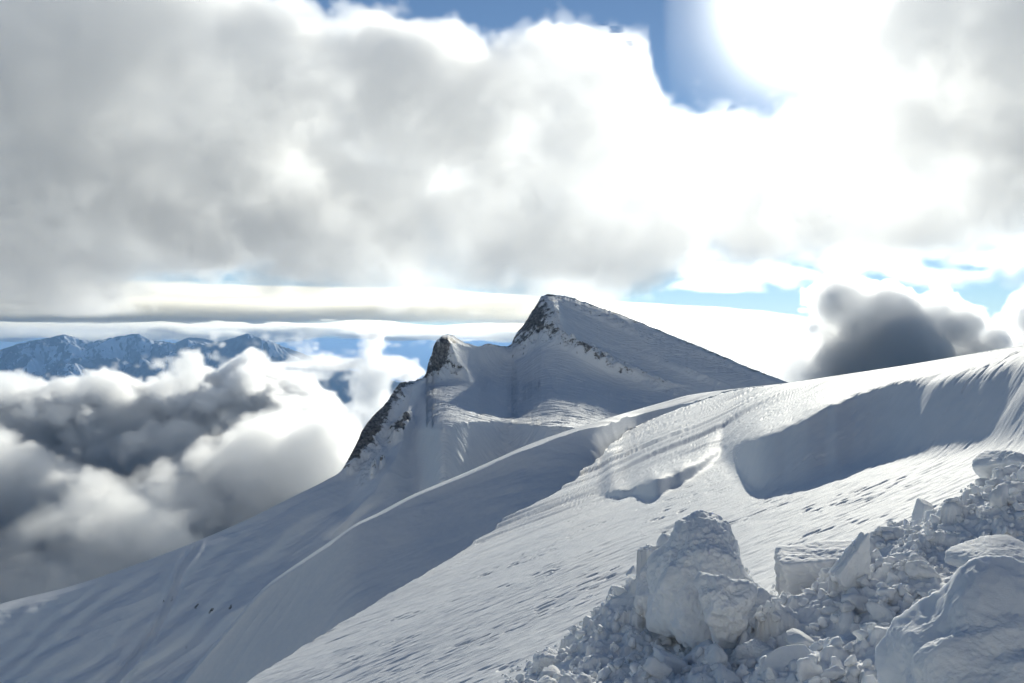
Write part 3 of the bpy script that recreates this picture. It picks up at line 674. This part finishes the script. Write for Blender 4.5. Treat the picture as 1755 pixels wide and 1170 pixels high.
CUM2 = [(1765,545,48),(1740,590,46),(1800,560,70),(1835,600,80),(1722,620,40)]
cloud('white_cumulus_cloud', 'small white cumulus at the right edge of the picture', (2280., 4950., -330.), (3200., 5650., 420.), (9., 15., 9.),
      lambda px, py, X, Y, Z: puffs(px, py, X, Y, Z, CUM2, 5300.), (270, 270, 270), (130, 130, 130), 0.10, 0.20, 51, 14, 0.03, rim=(0.12, 1.0), aniso=0.78, step=1.5, octs=5, inner=0.2)
def bright_env(px, py, X, Y, Z):
    top = pl(px, [(1000,600),(1080,545),(1130,545),(1200,560),(1300,575),(1370,560),(1420,580),(1500,640)])
    return np.minimum((py-top)/22, (1-np.abs(Y-5100)/500)*2)
cloud('bright_cloud_sea', 'sunlit sea of white cloud behind the right shoulder of the peak', (500., 4500., -420.), (2200., 5700., 170.), (10., 26., 7.),
      bright_env, (300, 300, 130), (120, 120, 90), 0.4, 0.4, 61, 1.5, 0.006)
# cloud sea under the left slope
def sea_env(px, py, X, Y, Z):
    T1 = pl(px, [(-300,640),(0,652),(60,662),(105,650),(150,640),(180,614),(215,636),(245,655),(300,645),(340,617),(372,640),(405,612),(432,598),(455,640),(490,655),(540,650),(570,675),(600,720),(625,770),(700,860)])
    T2 = pl(px, [(-300,760),(0,745),(60,760),(140,795),(215,830),(300,760),(380,700),(430,688),(520,690),(575,690),(605,730),(640,800),(720,900)])
    T3 = pl(px, [(-300,900),(0,900),(70,860),(140,838),(210,835),(270,860),(340,900),(420,960),(520,1000)])
    a = np.minimum(np.clip((py-T1)/26-0.75, None, 0.55), (1-np.abs(Y-4100)/400)*2.2)
    b = np.minimum(np.clip((py-T2)/32-0.6, None, 0.5), (1-np.abs(Y-3350)/380)*2.2)
    c = np.minimum(np.clip((py-T3)/32-0.6, None, 0.45), (1-np.abs(Y-2700)/330)*2.2)
    th = np.where(Y < 3000, 0.32, np.where(Y < 3700, 0.5, 0.8))*np.ones(np.broadcast(px, py).shape)
    return np.maximum(np.maximum(a, b), c), th
cloud('cloud_sea', 'rolling sea of grey and white cloud filling the valley on the left', (-2500., 2300., -860.), (-60., 4580., 30.), (10., 13., 8.),
      sea_env, (460, 460, 280), (170, 170, 135), 0.30, 0.50, 71, 14.0, 0.036, rim=(0.22, 0.4), aniso=0.68, bgain=0.7, step=1.3)
def mid_env(px, py, X, Y, Z):
    d = np.maximum(spot(px, py, 660, 625, 55, 17), spot(px, py, 590, 622, 60, 10)); d = np.maximum(d, spot(px, py, 700, 640, 30, 14))
    d = np.maximum(d, 0.95*spot(px, py, 640, 680, 34, 60)); d = np.maximum(d, 0.75*spot(px, py, 640, 600, 22, 40)); d = np.maximum(d, 0.8*spot(px, py, 500, 645, 50, 10)); d = np.maximum(d, 0.8*spot(px, py, 480, 625, 60, 6))
    return np.minimum(d*1.6-0.55, (1-np.abs(Y-5600)/220)*1.5)
cloud('small_cumulus_clouds', 'small torn cumulus and a rising wisp beside the rocky tooth', (-1700., 5350., -620.), (-380., 5850., 80.), (8., 24., 7.),
      mid_env, (190, 200, 110), (90, 110, 70), 0.3, 0.3, 81, 1.6, 0.010)
# far decks
def deck_env(px, py, X, Y, Z):
    d = np.minimum((py-pl(px, [(-400,556),(0,556.5),(600,556),(900,561),(1400,566)]))/5.0, (pl(px, [(-400,582),(100,580),(300,582),(450,584),(560,570),(700,584),(900,582),(1400,580)])-py)/7.0)
    return np.minimum(d, (1-np.abs(Y-26000)/4500)*2)
cloud('far_cloud_deck', 'flat far cloud deck lying bright over the distant mountains', (-18000., 20500., -40.), (9000., 31500., 640.), (110., 220., 13.),
      deck_env, (1500, 2500, 170), (800, 1400, 150), 0.5, 0.4, 91, 0.9, 0.004, color=(1.0, 0.975, 0.90))
def strat_env(px, py, X, Y, Z):
    top = pl(px, [(-400,478),(0,483),(300,490),(500,492),(700,500),(900,510),(1100,521),(1250,532),(1370,549),(1450,570)])
    d = np.minimum((py-top)/9, (pl(px, [(-400,560),(900,562),(1400,570)])-py)/12)
    return np.minimum(d, (1-np.abs(Y-50000)/9000)*2)
cloud('stratus_layer', 'long blue-grey stratus layer with a bright streaked top along the horizon', (-36000., 38000., 150.), (22000., 61000., 3900.), (300., 600., 55.),
      strat_env, (9000, 9000, 420), (4000, 5000, 300), 0.5, 0.2, 101, 0.8, 0.0009, color=(1.0, 0.975, 0.90))

# unseen clouds added behind the camera to throw white fill onto the shaded snow
def back_env(px, py, X, Y, Z):
    top = 1500+0*X
    return np.minimum(np.minimum((top-Z)/260, (1-np.abs(Y+4200)/900)*2), (1-np.abs(X)/6500)*5)
cloud('fill_clouds_behind', 'unseen white clouds added behind the camera to brighten the shaded snow', (-6500., -5400., -900.), (6500., -3000., 2100.), (75., 75., 60.),
      back_env, (2200, 2200, 1500), (900, 900, 800), 0.5, 0.5, 111, 2.0, 0.012, aniso=0.0, step=3.0)
